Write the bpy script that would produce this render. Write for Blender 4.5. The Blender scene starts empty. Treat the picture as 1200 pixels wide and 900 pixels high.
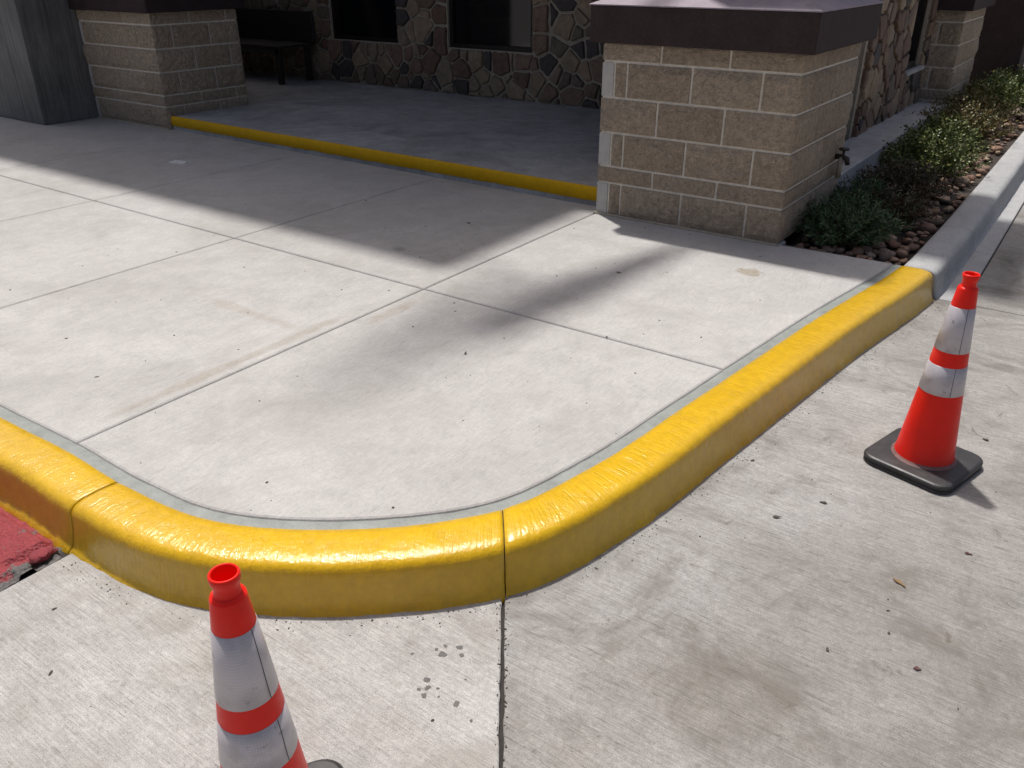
import bpy, math, random
from mathutils import Vector, Matrix, noise, Euler

R = math.radians
DENOISE = True
scn = bpy.context.scene
COL = scn.collection
rnd = random.Random(7)

# ------------------------------------------------------------------ camera
PITCH, YAW, EYE, FPX = math.atan(498 / 970.0), R(35.2), 1.6, 970.0
cd = bpy.data.cameras.new("camera")
cam = bpy.data.objects.new("camera", cd)
COL.objects.link(cam)
cam.location = (0, 0, EYE)
cam.rotation_euler = (R(90) - PITCH, 0, YAW)
cd.sensor_fit = 'HORIZONTAL'
cd.sensor_width = 36.0
cd.lens = 36.0 * FPX / 1200.0
cd.clip_start, cd.clip_end = 0.05, 1000.0
scn.camera = cam

# ------------------------------------------------------------------ sky and sun
SHX, SHY = 0.33, -0.215                    # ground shift of a shadow per metre of height
sun_dir = Vector((-SHX, -SHY, 1.0)).normalized()      # towards the sun
world = bpy.data.worlds.new("World")
scn.world = world
world.use_nodes = True
wn, wl = world.node_tree.nodes, world.node_tree.links
bg = wn["Background"]
sky = wn.new("ShaderNodeTexSky")
sky.sky_type = 'NISHITA'
sky.sun_disc = False
sky.sun_elevation = math.asin(sun_dir.z)
sky.sun_rotation = math.atan2(sun_dir.x, sun_dir.y)
wl.new(sky.outputs[0], bg.inputs[0])
sky.air_density, sky.dust_density, sky.ozone_density = .7, 5.0, .2     # pale hazy sky
bg.inputs[1].default_value = 0.125
sl = bpy.data.lights.new("sun", 'SUN')
sl.energy = 5.0
sl.angle = R(2.0)
sl.color = (1.0, 0.97, 0.93)
sun = bpy.data.objects.new("sun", sl)
COL.objects.link(sun)
sun.location = (0, 0, 12)
sun.rotation_euler = (-sun_dir).to_track_quat('-Z', 'Y').to_euler()
scn.view_settings.view_transform = 'Standard'
scn.view_settings.look = 'None'
scn.view_settings.exposure = -0.36
scn.view_settings.gamma = 1.0
scn.view_settings.use_curve_mapping = False
scn.render.engine = 'CYCLES'
scn.cycles.max_bounces = 8
scn.cycles.diffuse_bounces = 6
scn.cycles.use_denoising = DENOISE

# ------------------------------------------------------------------ material helpers
class NT:
    def __init__(self, name):
        self.m = bpy.data.materials.new(name)
        self.m.use_nodes = True
        self.t = self.m.node_tree
        self.b = self.t.nodes["Principled BSDF"]
    def n(self, kind, **kw):
        nd = self.t.nodes.new(kind)
        for k, v in kw.items():
            setattr(nd, k, v)
        return nd
    def put(self, sock, v):
        if isinstance(v, bpy.types.NodeSocket):
            self.t.links.new(v, sock)
        elif hasattr(sock.default_value, '__len__') and not hasattr(v, '__len__'):
            sock.default_value = [v] * len(sock.default_value)
        elif hasattr(sock.default_value, '__len__') and len(sock.default_value) == 4 and len(v) == 3:
            sock.default_value = (*v, 1)
        else:
            sock.default_value = v
    def pos(self):
        return self.n('ShaderNodeNewGeometry').outputs['Position']
    def objco(self):
        return self.n('ShaderNodeTexCoord').outputs['Object']
    def mapping(self, v, scale=(1, 1, 1), loc=(0, 0, 0), rot=(0, 0, 0)):
        nd = self.n('ShaderNodeMapping')
        self.put(nd.inputs['Vector'], v)
        nd.inputs['Scale'].default_value = scale
        nd.inputs['Location'].default_value = loc
        nd.inputs['Rotation'].default_value = rot
        return nd.outputs[0]
    def noise(self, v, scale, detail=4, rough=.55, dist=0):
        nd = self.n('ShaderNodeTexNoise')
        self.put(nd.inputs['Vector'], v)
        nd.inputs['Scale'].default_value = scale
        nd.inputs['Detail'].default_value = detail
        nd.inputs['Roughness'].default_value = rough
        nd.inputs['Distortion'].default_value = dist
        return nd.outputs[0]
    def voro(self, v, scale, feature='F1', out='Distance', rand=1):
        nd = self.n('ShaderNodeTexVoronoi', feature=feature)
        self.put(nd.inputs['Vector'], v)
        nd.inputs['Scale'].default_value = scale
        nd.inputs['Randomness'].default_value = rand
        return nd.outputs[out]
    def ramp(self, v, a, b, lo=0, hi=1, smooth=False):
        nd = self.n('ShaderNodeMapRange')
        if smooth:
            nd.interpolation_type = 'SMOOTHSTEP'
        self.put(nd.inputs[0], v)
        for i, x in enumerate((a, b, lo, hi)):
            nd.inputs[i + 1].default_value = x
        return nd.outputs[0]
    def math(self, op, a, b=0.0, c=0.0):
        nd = self.n('ShaderNodeMath', operation=op)
        self.put(nd.inputs[0], a); self.put(nd.inputs[1], b); self.put(nd.inputs[2], c)
        return nd.outputs[0]
    def mix(self, fac, a, b, mode='MIX'):
        nd = self.n('ShaderNodeMix', data_type='RGBA', blend_type=mode)
        self.put(nd.inputs[0], fac)
        self.put(nd.inputs[6], a); self.put(nd.inputs[7], b)
        return nd.outputs[2]
    def scale(self, col, f):                    # colour times scalar
        nd = self.n('ShaderNodeVectorMath', operation='SCALE')
        self.put(nd.inputs[0], col); self.put(nd.inputs['Scale'], f)
        return nd.outputs[0]
    def bump(self, h, strength, dist, normal=None):
        nd = self.n('ShaderNodeBump')
        nd.inputs['Strength'].default_value = strength
        nd.inputs['Distance'].default_value = dist
        self.put(nd.inputs['Height'], h)
        if normal is not None:
            self.put(nd.inputs['Normal'], normal)
        return nd.outputs[0]
    def blob(self, v, c, rx, ry, soft=.5, wob=.35):     # soft stain of its own shape at a spot
        nz = self.noise(v, 9 / max(rx, ry) * .2, 3)
        sp = self.n('ShaderNodeSeparateXYZ'); self.put(sp.inputs[0], v)
        dx = self.math('DIVIDE', self.math('SUBTRACT', sp.outputs[0], c[0]), rx)
        dy = self.math('DIVIDE', self.math('SUBTRACT', sp.outputs[1], c[1]), ry)
        d = self.math('SQRT', self.math('ADD', self.math('MULTIPLY', dx, dx), self.math('MULTIPLY', dy, dy)))
        d = self.math('ADD', d, self.math('MULTIPLY', self.math('SUBTRACT', nz, .5), wob * 4))
        return self.ramp(d, 1, 1 - soft, 0, 1, True)
    def rand(self):
        return self.n('ShaderNodeObjectInfo').outputs['Random']
    def done(self, col, rough=.8, normal=None, **kw):
        self.put(self.b.inputs['Base Color'], col)
        self.put(self.b.inputs['Roughness'], rough)
        if normal is not None:
            self.put(self.b.inputs['Normal'], normal)
        for k, v in kw.items():
            self.put(self.b.inputs[k.replace('_', ' ')], v)
        return self.m

def concrete(name, a, b, broom='Y', broom_amt=.5, dirt=.3, dirt_col=(.16, .14, .115), stains=(), pit=.6, seed=0., mottle=.25, rough=.82, speck=.35, dscale=3.2, gr=1.):
    t = NT(name)
    p = t.mapping(t.pos(), loc=(seed, seed * .7, seed * .3))
    X = broom == 'X'
    big = t.noise(p, .9, 5, .6, .6)
    med = t.noise(p, 6, 12, .78, .4)
    smu = t.noise(t.mapping(p, scale=((.3, 1.2, 1) if X else (1.2, .3, 1)), rot=(0, 0, .5), loc=(7, 3, 0)), 3.2, 9, .72, 1.5)
    fine = t.noise(p, 75, 6, .75)
    grain = t.noise(p, 300, 3, .7)
    col = t.mix(t.ramp(big, .33, .67, 0, 1, True), a, b)
    col = t.scale(col, t.ramp(med, .3, .7, 1 - mottle, 1 + mottle * .7))
    col = t.scale(col, t.ramp(smu, .55, .78, 1, 1 - mottle * 1.2))
    raw = t.pos()
    for (c, rx, ry, cc, k, soft) in stains:
        f = t.math('MULTIPLY', t.blob(raw, c, rx, ry, soft), k)
        f = t.math('MULTIPLY', f, t.ramp(t.noise(raw, 22, 8, .75), .3, .6, .35, 1))
        col = t.mix(f, col, cc)
    col = t.scale(col, t.ramp(fine, .25, .75, 1 - .26 * gr, 1 + .22 * gr))
    col = t.scale(col, t.ramp(grain, .25, .75, 1 - .28 * gr, 1 + .26 * gr))
    br = t.noise(t.mapping(p, scale=((14, 300, 7) if X else (300, 14, 7)), rot=(0, 0, .05)), 1, 3, .6)
    br2 = t.noise(t.mapping(p, scale=((9, 190, 3) if X else (190, 9, 3)), rot=(0, 0, -.05)), 1, 6, .75)
    col = t.scale(col, t.ramp(br, .3, .7, 1 - .20 * broom_amt, 1 + .17 * broom_amt))
    col = t.scale(col, t.ramp(br2, .57, .68, 1, 1 - .5 * broom_amt))
    # wiped-in dirt and old marks
    dn = t.noise(p, dscale, 12, .74, .7)
    dg = t.math('MULTIPLY', t.ramp(dn, .47, .66, 0, 1, True), t.ramp(fine, .3, .6, .45, 1))
    col = t.mix(t.math('MULTIPLY', dg, dirt), col, dirt_col)
    dn2 = t.noise(t.mapping(p, loc=(9, 4, 2)), 13, 9, .78, .8)
    col = t.mix(t.math('MULTIPLY', t.ramp(dn2, .57, .70, 0, 1, True), dirt * 1.2), col, dirt_col)
    # small dark specks and pin holes
    v1 = t.voro(p, 46)
    gate = t.ramp(t.noise(p, 14, 3), .5, .62)
    sp = t.math('MULTIPLY', t.ramp(v1, .045, .09, 1, 0), gate)
    col = t.mix(t.math('MULTIPLY', sp, pit), col, (.05, .045, .04))
    v2 = t.voro(t.mapping(p, loc=(3, 1, 0)), 150)
    sp2 = t.math('MULTIPLY', t.ramp(v2, .12, .24, 1, 0), t.ramp(t.noise(p, 30, 3), .47, .62))
    col = t.mix(t.math('MULTIPLY', sp2, speck), col, (.08, .07, .06))
    h = t.math('ADD', t.math('MULTIPLY', br, .6 * broom_amt), t.math('MULTIPLY', grain, .4))
    h = t.math('SUBTRACT', h, t.math('MULTIPLY', sp, 1.0))
    nrm = t.bump(h, .5, .005)
    nrm = t.bump(fine, .3, .006, nrm)
    return t.done(col, t.ramp(fine, .3, .7, rough - .08, rough + .1), nrm, Specular_IOR_Level=.3)

# ------------------------------------------------------------------ object helpers
def link(name, verts, faces, mat, parent=None, smooth=False, loc=None):
    me = bpy.data.meshes.new(name)
    me.from_pydata([tuple(v) for v in verts], [], faces)
    me.update()
    if smooth:
        me.polygons.foreach_set('use_smooth', [True] * len(me.polygons))
    if mat:
        me.materials.append(mat)
    return place(name, me, parent, loc)

def place(name, me, parent=None, loc=None):
    o = bpy.data.objects.new(name, me)
    COL.objects.link(o)
    if parent is not None:
        o.parent = parent
    if loc is not None:
        o.location = loc
    return o

def thing(name, label, cat, loc=(0, 0, 0), rz=0, group=None):
    o = bpy.data.objects.new(name, None)
    o.empty_display_size = .1
    COL.objects.link(o)
    o.location = loc
    o.rotation_euler = (0, 0, rz)
    tag(o, label, cat, group)
    return o

def tag(o, label, cat, group=None):
    o['label'] = label
    o['category'] = cat
    if group:
        o['group'] = group
    return o

def struct(name, label=None):
    o = bpy.data.objects.new(name, None)
    COL.objects.link(o)
    o['kind'] = 'structure'
    if label:
        o['label'] = label
    return o

class MB:
    def __init__(self):
        self.v, self.f = [], []
    def add(self, vs, fs):
        k = len(self.v)
        self.v += [tuple(v) for v in vs]
        self.f += [tuple(i + k for i in f) for f in fs]
        return self
    def box(self, a, b, bev=0.0):
        x0, y0, z0 = a; x1, y1, z1 = b
        if bev <= 0:
            vs = [(x, y, z) for z in (z0, z1) for x, y in ((x0, y0), (x1, y0), (x1, y1), (x0, y1))]
            return self.add(vs, [(3, 2, 1, 0), (4, 5, 6, 7), (0, 1, 5, 4), (1, 2, 6, 5), (2, 3, 7, 6), (3, 0, 4, 7)])
        e = bev
        def ring(z, i):
            return [(x0 + i, y0 + e, z), (x0 + e, y0 + i, z), (x1 - e, y0 + i, z), (x1 - i, y0 + e, z),
                    (x1 - i, y1 - e, z), (x1 - e, y1 - i, z), (x0 + e, y1 - i, z), (x0 + i, y1 - e, z)]
        rs = [ring(z0, e), ring(z0 + e, 0), ring(z1 - e, 0), ring(z1, e)]
        vs = [v for r in rs for v in r]
        fs = [tuple(range(7, -1, -1)), tuple(range(24, 32))]
        for r in range(3):
            for i in range(8):
                j = (i + 1) % 8
                fs.append((r * 8 + i, r * 8 + j, r * 8 + 8 + j, r * 8 + 8 + i))
        return self.add(vs, fs)
    def tube(self, pts, rad, n=8):
        pts = [Vector(p) for p in pts]
        rads = rad if isinstance(rad, (list, tuple)) else [rad] * len(pts)
        vs, fs = [], []
        for i, p in enumerate(pts):
            d = (pts[min(i + 1, len(pts) - 1)] - pts[max(i - 1, 0)]).normalized()
            u = d.orthogonal().normalized() if i == 0 else (u - d * u.dot(d)).normalized()
            w = d.cross(u)
            for k in range(n):
                a = 2 * math.pi * k / n
                vs.append(p + (u * math.cos(a) + w * math.sin(a)) * rads[i])
        for i in range(len(pts) - 1):
            for k in range(n):
                j = (k + 1) % n
                fs.append((i * n + k, i * n + j, i * n + n + j, i * n + n + k))
        fs.append(tuple(range(n - 1, -1, -1)))
        fs.append(tuple(range((len(pts) - 1) * n, len(pts) * n)))
        return self.add(vs, fs)
    def build(self, name, mat, parent=None, smooth=False, loc=None):
        return link(name, self.v, self.f, mat, parent, smooth, loc)

def inset_poly(poly, d):
    """move every edge of a counter-clockwise polygon inwards by d"""
    n, out = len(poly), []
    for i in range(n):
        a, b, c = Vector(poly[i - 1]), Vector(poly[i]), Vector(poly[(i + 1) % n])
        e1, e2 = (b - a).normalized(), (c - b).normalized()
        n1, n2 = Vector((-e1.y, e1.x)), Vector((-e2.y, e2.x))
        m = n1 + n2
        k = m.length_squared
        m = m * (2 * d / k) if k > .3 else n1 * d
        out.append((b + m)[:])
    return out

def split_edges(poly, step, jit=0, rng=rnd):
    out = []
    n = len(poly)
    for i in range(n):
        a, b = Vector(poly[i]), Vector(poly[(i + 1) % n])
        L = (b - a).length
        k = max(1, int(L / step))
        if L > 12: k = max(1, int(L / .6))
        nr = Vector((-(b - a).y, (b - a).x)).normalized()
        for j in range(k):
            q = a.lerp(b, j / k)
            if j and jit:
                q = q + nr * rng.uniform(-jit, jit)
            out.append(q[:])
    return out

def slab(name, poly, z, thick, mat, parent, bev=.006):
    """a cast slab with a tooled, rounded arris"""
    r1 = poly
    r2 = inset_poly(poly, bev * .35)
    r3 = inset_poly(poly, bev)
    vs = [(x, y, z - thick) for x, y in r1] + [(x, y, z - bev) for x, y in r1] + \
         [(x, y, z - bev * .35) for x, y in r2] + [(x, y, z) for x, y in r3]
    n = len(poly)
    fs = []
    for k in range(3):
        for i in range(n):
            j = (i + 1) % n
            fs.append((k * n + i, k * n + j, k * n + n + j, k * n + n + i))
    fs.append(tuple(range(3 * n, 4 * n)))
    return link(name, vs, fs, mat, parent)

def lathe(prof, n=48, uv=False):
    vs, fs = [], []
    for r, z in prof:
        for k in range(n):
            a = 2 * math.pi * k / n
            vs.append((r * math.cos(a), r * math.sin(a), z))
    for i in range(len(prof) - 1):
        for k in range(n):
            j = (k + 1) % n
            fs.append((i * n + k, i * n + j, i * n + n + j, i * n + n + k))
    return vs, fs

# ------------------------------------------------------------------ materials
TAN = (.36, .31, .24)
M = {}
M['walk'] = concrete('walkway_concrete', (.44, .425, .405), (.495, .48, .46), 'Y', .5, .25, (.27, .24, .205), stains=[
    ((-1.35, 4.06), .085, .065, (.31, .262, .19), .9, .35), ((-3.0, 2.2), .45, .05, (.36, .31, .25), .45, .6),
    ((-3.1, 3.3), .06, .05, (.16, .15, .15), .5, .6),
    ((-2.5, 2.6), .05, .25, (.34, .295, .235), .6, .6), ((-2.65, 1.9), .04, .7, (.34, .295, .235), .6, .6)], pit=.7, mottle=.13, dscale=2.2, gr=.55)
M['porch'] = concrete('porch_concrete', (.38, .375, .37), (.48, .475, .465), 'X', .25, .6, (.20, .195, .19), seed=5.3, mottle=.3, dscale=1.6)
M['road'] = concrete('road_concrete', (.265, .25, .232), (.355, .34, .322), 'X', 1.0, .75, (.135, .118, .098), seed=11.7, mottle=.22, speck=.7, dscale=2.6,
    stains=[((-1.72, 2.62), 1.45, 2.0, (.42, .415, .405), .6, .3), ((-.45, 1.45), .42, .26, (.20, .17, .13), .3, .95), ((-.15, 2.15), .35, .22, (.19, .175, .155), .25, .95),
            ((-.55, 2.05), .14, .2, (.19, .17, .14), .35, .95), ((-.62, 1.12), .16, .12, (.21, .18, .14), .35, .95), ((.35, 2.0), .3, .5, (.19, .18, .17), .3, .95)])
M['road_left'] = concrete('gutter_concrete', (.40, .385, .365), (.465, .45, .43), 'X', .9, .45, (.22, .195, .16), seed=3.1, mottle=.16, speck=.7,
    stains=[((-1.5, .85), .3, .14, (.30, .27, .225), .35, .95), ((-.95, .95), .25, .1, (.30, .27, .23), .3, .95)])
M['curb_grey'] = concrete('bare_curb_concrete', (.40, .40, .40), (.47, .47, .465), 'Y', .3, .35, (.24, .24, .24), seed=8.8, mottle=.12)
M['ground'] = concrete('parking_lot_concrete', (.26, .25, .24), (.32, .31, .30), 'X', .6, .4, seed=2.2)
M['ledge'] = concrete('ledge_concrete', (.40, .40, .40), (.47, .47, .465), 'X', .1, .35, (.24, .24, .24), seed=1.8)

def mat_paint(name, c1, c2, rough, bumpk, coat=0., uv=False):
    t = NT(name)
    p = t.pos()
    a = t.noise(p, 30, 6, .62)
    b = t.noise(p, 130, 4, .6)
    col = t.mix(t.ramp(t.noise(p, 3.2, 5), .3, .7, 0, 1), c1, c2)
    col = t.scale(col, t.ramp(a, .3, .7, .9, 1.08))
    pit = t.math('MULTIPLY', t.ramp(t.voro(p, 38), .03, .07, 1, 0), t.ramp(t.noise(p, 9, 3), .52, .62))
    col = t.mix(pit, col, (.05, .035, .004))
    h = t.math('ADD', t.math('MULTIPLY', a, .7), t.math('MULTIPLY', b, .26))
    if uv:                                        # roller and broom marks running across the curb
        q = t.n('ShaderNodeUVMap').outputs[0]
        st = t.noise(t.mapping(q, scale=(75, 12, 1)), 1, 3, .55, .4)
        st2 = t.noise(t.mapping(q, scale=(420, 40, 1)), 1, 3, .6)
        h = t.math('ADD', h, t.math('ADD', t.math('MULTIPLY', st, .62), t.math('MULTIPLY', st2, .09)))
        sc = t.noise(t.mapping(q, scale=(3, 30, 1)), 1, 8, .75, 1.)
        low = t.n('ShaderNodeSeparateXYZ'); t.put(low.inputs[0], p)
        dust = t.math('MULTIPLY', t.ramp(low.outputs[2], .045, .0, 0, 1), t.ramp(t.noise(p, 40, 6, .75), .45, .65))
        col = t.mix(t.math('MULTIPLY', dust, .3), col, (.34, .24, .05))
        col = t.mix(t.ramp(sc, .66, .76, 0, .3), col, (.46, .27, .002))
    h = t.math('SUBTRACT', h, t.math('MULTIPLY', pit, .5))
    nrm = t.bump(h, bumpk, .007)
    t.put(t.b.inputs['Coat Normal'], nrm)
    return t.done(col, t.ramp(b, .3, .7, rough * .9, rough * 1.4), nrm, Specular_IOR_Level=.2, Coat_Weight=coat, Coat_Roughness=.12)
M['yellow'] = mat_paint('glossy_yellow_paint', (.62, .362, .0), (.68, .41, .001), .36, .62, 1.0, True)
M['step_yellow'] = mat_paint('step_yellow_paint', (.64, .35, .003), (.68, .39, .004), .5, .4)

def mat_simple(name, c, rough=.6, var=.15, nscale=20, bumpk=.2, bd=.003, **kw):
    t = NT(name)
    p = t.objco()
    a = t.noise(p, nscale, 6, .65)
    b = t.noise(p, nscale * 9, 3, .6)
    col = t.scale(c, t.ramp(a, .3, .7, 1 - var, 1 + var))
    col = t.scale(col, t.ramp(b, .3, .7, 1 - var * .5, 1 + var * .5))
    nrm = t.bump(t.math('ADD', a, t.math('MULTIPLY', b, .5)), bumpk, bd)
    return t.done(col, t.ramp(a, .3, .7, rough - .06, rough + .06), nrm, **kw)
M['sealant'] = mat_simple('grey_green_sealant', (.24, .255, .235), .6, .2, 14)
M['brown'] = mat_simple('brown_stucco', (.040, .026, .026), .75, .3, 6, .3, .004, Specular_IOR_Level=.25)
M['brown_top'] = mat_simple('flashing_top', (.30, .25, .28), .7, .2, 9, .3, .003)
M['bronze'] = mat_simple('dark_bronze_metal', (.03, .024, .021), .4, .2, 8, .1, .001, Metallic=.5)
M['black'] = mat_simple('black_joint_dirt', (.035, .03, .027), .9, .4, 60, .6, .004)
M['joint_fill'] = mat_simple('joint_fill', (.13, .115, .10), .9, .4, 60, .6, .004)
M['bench'] = mat_simple('dark_bench_wood', (.025, .02, .017), .6, .3, 12, .3, .002)
M['roof'] = mat_simple('shade_roof_dark', (.06, .05, .045), .8, .2, 4, .2, .002)  # for the added overhead shade panels
M['wood_grey'] = None
M['pipe'] = mat_simple('weathered_pipe', (.06, .045, .04), .5, .3, 30, .3, .002, Metallic=.4)

def mat_block():
    t = NT('split_face_block')
    p = t.pos()
    r = t.rand()
    base = t.mix(t.ramp(r, 0, 1), (.59, .46, .33), (.69, .555, .41))
    a = t.noise(p, 34, 6, .72, .4)
    b = t.noise(p, 130, 5, .7)
    big = t.noise(p, 4, 4, .6)
    col = t.scale(base, t.ramp(a, .34, .68, .70, 1.16))
    col = t.scale(col, t.ramp(b, .3, .7, .72, 1.22))
    col = t.mix(t.ramp(big, .55, .75, 0, .35, True), col, (.48, .375, .28))
    spk = t.math('MULTIPLY', t.ramp(t.voro(p, 120), .1, .22, 1, 0), t.ramp(t.noise(p, 25, 2), .45, .6))
    col = t.mix(t.math('MULTIPLY', spk, .7), col, (.11, .09, .075))
    c2 = t.noise(p, 14, 5, .6, .8)
    h = t.math('ADD', t.math('MULTIPLY', a, 1.0), t.math('ADD', t.math('MULTIPLY', b, .25), t.math('MULTIPLY', c2, 1.4)))
    nrm = t.bump(h, 1.0, .045)
    return t.done(col, .9, nrm)
M['block'] = mat_block()
M['block_smooth'] = mat_simple('smooth_block_end', (.50, .47, .435), .85, .12, 25, .3, .003)
M['mortar'] = mat_simple('cream_mortar', (.74, .68, .58), .9, .16, 30, .5, .004)
M['mortar_grey'] = mat_simple('grey_mortar', (.40, .345, .265), .9, .2, 30, .5, .004)

def mat_stone():
    t = NT('flagstone')
    p = t.pos()
    r = t.rand()
    cr = t.n('ShaderNodeValToRGB')
    cr.color_ramp.interpolation = 'CONSTANT'
    cols = [(0, (.23, .15, .10)), (.14, (.32, .23, .15)), (.3, (.18, .12, .085)), (.44, (.27, .20, .14)),
            (.56, (.075, .062, .054)), (.66, (.165, .10, .068)), (.78, (.29, .215, .14)), (.9, (.16, .12, .09))]
    el = cr.color_ramp.elements
    while len(el) < len(cols):
        el.new(.5)
    for e, (x, c) in zip(el, cols):
        e.position = x; e.color = (*c, 1)
    t.put(cr.inputs[0], r)
    a = t.noise(p, 16, 6, .7, .6)
    b = t.noise(p, 70, 5, .65)
    col = t.scale(cr.outputs[0], t.ramp(a, .3, .7, .65, 1.3))
    col = t.scale(col, t.ramp(b, .3, .7, .8, 1.18))
    nrm = t.bump(t.math('ADD', a, t.math('MULTIPLY', b, .3)), .7, .014)
    return t.done(col, .72, nrm)
M['stone'] = mat_stone()

def mat_rock():
    t = NT('river_rock')
    p = t.objco()
    r = t.rand()
    cr = t.n('ShaderNodeValToRGB')
    cols = [(0, (.22, .11, .07)), (.2, (.33, .20, .13)), (.4, (.17, .10, .075)), (.55, (.38, .28, .19)), (.7, (.25, .17, .135)), (.85, (.36, .19, .105)), (1, (.30, .26, .22))]
    el = cr.color_ramp.elements
    while len(el) < len(cols):
        el.new(.5)
    for e, (x, c) in zip(el, cols):
        e.position = x; e.color = (*c, 1)
    t.put(cr.inputs[0], r)
    a = t.noise(p, 3, 6, .65, .5)
    b = t.noise(p, 20, 4, .6)
    col = t.scale(cr.outputs[0], t.ramp(a, .3, .7, .65, 1.3))
    col = t.scale(col, t.ramp(b, .3, .7, .85, 1.12))
    return t.done(col, .7, t.bump(t.math('ADD', a, t.math('MULTIPLY', b, .4)), .5, .01))
M['rock'] = mat_rock()
M['soil'] = mat_simple('dark_bed_soil', (.055, .042, .034), .95, .4, 25, .8, .02)

def mat_leaf(name, cols, rough=.5):
    t = NT(name)
    r = t.n('ShaderNodeNewGeometry').outputs['Random Per Island']
    cr = t.n('ShaderNodeValToRGB')
    el = cr.color_ramp.elements
    while len(el) < len(cols):
        el.new(.5)
    for i, (e, c) in enumerate(zip(el, cols)):
        e.position = i / (len(cols) - 1); e.color = (*c, 1)
    t.put(cr.inputs[0], r)
    return t.done(cr.outputs[0], rough, Subsurface_Weight=0.0, Transmission_Weight=0.0)
M['leaf_dark'] = mat_leaf('rosemary_leaves', [(.025, .06, .018), (.05, .10, .03), (.07, .12, .05), (.035, .08, .028), (.12, .17, .075)])
M['leaf_green'] = mat_leaf('green_shrub_leaves', [(.06, .10, .02), (.10, .145, .03), (.15, .18, .04), (.07, .10, .025), (.22, .20, .045)])
M['leaf_brown'] = mat_leaf('bronze_shrub_leaves', [(.075, .045, .028), (.10, .055, .035), (.06, .06, .025), (.045, .06, .022), (.13, .08, .045)])
M['leaf_olive'] = mat_leaf('olive_shrub_leaves', [(.12, .12, .03), (.17, .14, .045), (.09, .105, .028), (.20, .13, .05), (.22, .18, .06)])
M['twig'] = mat_simple('brown_twig', (.07, .045, .03), .85, .3, 30)

def mat_wood_grey():
    t = NT('grey_weathered_boards')
    p = t.pos()
    g1 = t.noise(t.mapping(p, scale=(18, 18, 1.1)), 1.6, 6, .65, .8)
    g2 = t.noise(t.mapping(p, scale=(60, 60, 2.5)), 2.2, 4, .6)
    bl = t.noise(p, 3, 4, .6)
    col = t.mix(t.ramp(g1, .3, .7), (.10, .10, .095), (.21, .205, .19))
    col = t.scale(col, t.ramp(g2, .3, .7, .8, 1.15))
    col = t.scale(col, t.ramp(bl, .3, .7, .75, 1.15))
    return t.done(col, .75, t.bump(g2, .4, .004))
M['wood_grey'] = mat_wood_grey()

def mat_glass():
    t = NT('dark_window_glass')
    return t.done((.006, .007, .009), .06, Specular_IOR_Level=.5)
M['glass'] = mat_glass()

def mat_red_lane():
    t = NT('red_fire_lane_paint')
    p = t.pos()
    a = t.noise(p, 9, 6, .7, .5)
    b = t.noise(p, 90, 5, .7)
    v = t.voro(p, 130)
    red = t.mix(t.ramp(t.noise(p, 4, 3), .35, .65), (.25, .018, .026), (.31, .035, .043))
    red = t.scale(red, t.ramp(b, .3, .7, .65, 1.25))
    asp = t.scale((.10, .095, .09), t.ramp(b, .3, .7, .5, 1.7))
    sp = t.n('ShaderNodeSeparateXYZ'); t.put(sp.inputs[0], p)
    edge = t.ramp(sp.outputs[0], -2.345, -2.27, 0, .5)
    worn = t.math('ADD', t.ramp(a, .4, .62, 0, .55), edge)
    k = t.ramp(t.math('ADD', worn, t.math('MULTIPLY', t.math('SUBTRACT', b, .5), .6)), .50, .60)
    col = t.mix(k, red, asp)
    nrm = t.bump(t.math('ADD', t.math('MULTIPLY', b, .8), t.math('ADD', a, t.math('MULTIPLY', v, .4))), .7, .012)
    return t.done(col, .62, nrm)
M['red_lane'] = mat_red_lane()
M['red_chunk'] = mat_simple('red_painted_asphalt', (.28, .035, .045), .65, .35, 60, .7, .01)

def mat_cone():
    t = NT('red_orange_cone_plastic')
    p = t.objco()
    a = t.noise(p, 9, 5, .6)
    b = t.noise(p, 70, 4, .6)
    sp = t.n('ShaderNodeSeparateXYZ'); t.put(sp.inputs[0], p)
    dirt = t.math('MULTIPLY', t.ramp(sp.outputs[2], .13, .03), t.ramp(a, .42, .62))
    col = t.scale((.93, .016, .006), t.ramp(a, .3, .7, .88, 1.08))
    col = t.mix(t.math('MULTIPLY', dirt, .35), col, (.30, .05, .04))
    scuff = t.ramp(t.noise(t.mapping(p, scale=(1, 1, .25)), 40, 6, .75), .66, .74)
    col = t.mix(t.math('MULTIPLY', scuff, .3), col, (.45, .10, .08))
    return t.done(col, t.ramp(b, .3, .7, .32, .46), t.bump(a, .1, .002), Specular_IOR_Level=.28)
M['cone'] = mat_cone()

def mat_band():
    t = NT('prismatic_reflective_sheeting')
    uv = t.n('ShaderNodeUVMap').outputs[0]
    v = t.n('ShaderNodeTexVoronoi', feature='DISTANCE_TO_EDGE')
    t.put(v.inputs['Vector'], t.mapping(uv, scale=(1, 1, 1)))
    v.inputs['Scale'].default_value = 150
    v.inputs['Randomness'].default_value = .12
    cell = t.ramp(v.outputs['Distance'], .03, .12)
    p = t.objco()
    dirt = t.noise(p, 14, 7, .7)
    sm = t.noise(t.mapping(p, loc=(5, 5, 5)), 30, 5, .7)
    col = t.mix(cell, (.62, .585, .605), (.53, .49, .51))
    col = t.mix(t.ramp(dirt, .5, .75, 0, .5), col, (.26, .22, .20))
    col = t.mix(t.ramp(sm, .62, .70, 0, .7), col, (.10, .09, .085))
    return t.done(col, t.ramp(cell, 0, 1, .4, .3), t.bump(cell, .15, .0006), Specular_IOR_Level=.6, Metallic=.12)
M['band'] = mat_band()
M['rubber'] = mat_simple('black_recycled_rubber', (.032, .030, .030), .48, .4, 14, .3, .002)
M['flange'] = mat_simple('worn_pink_flange', (.20, .10, .09), .6, .3, 30)
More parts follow.
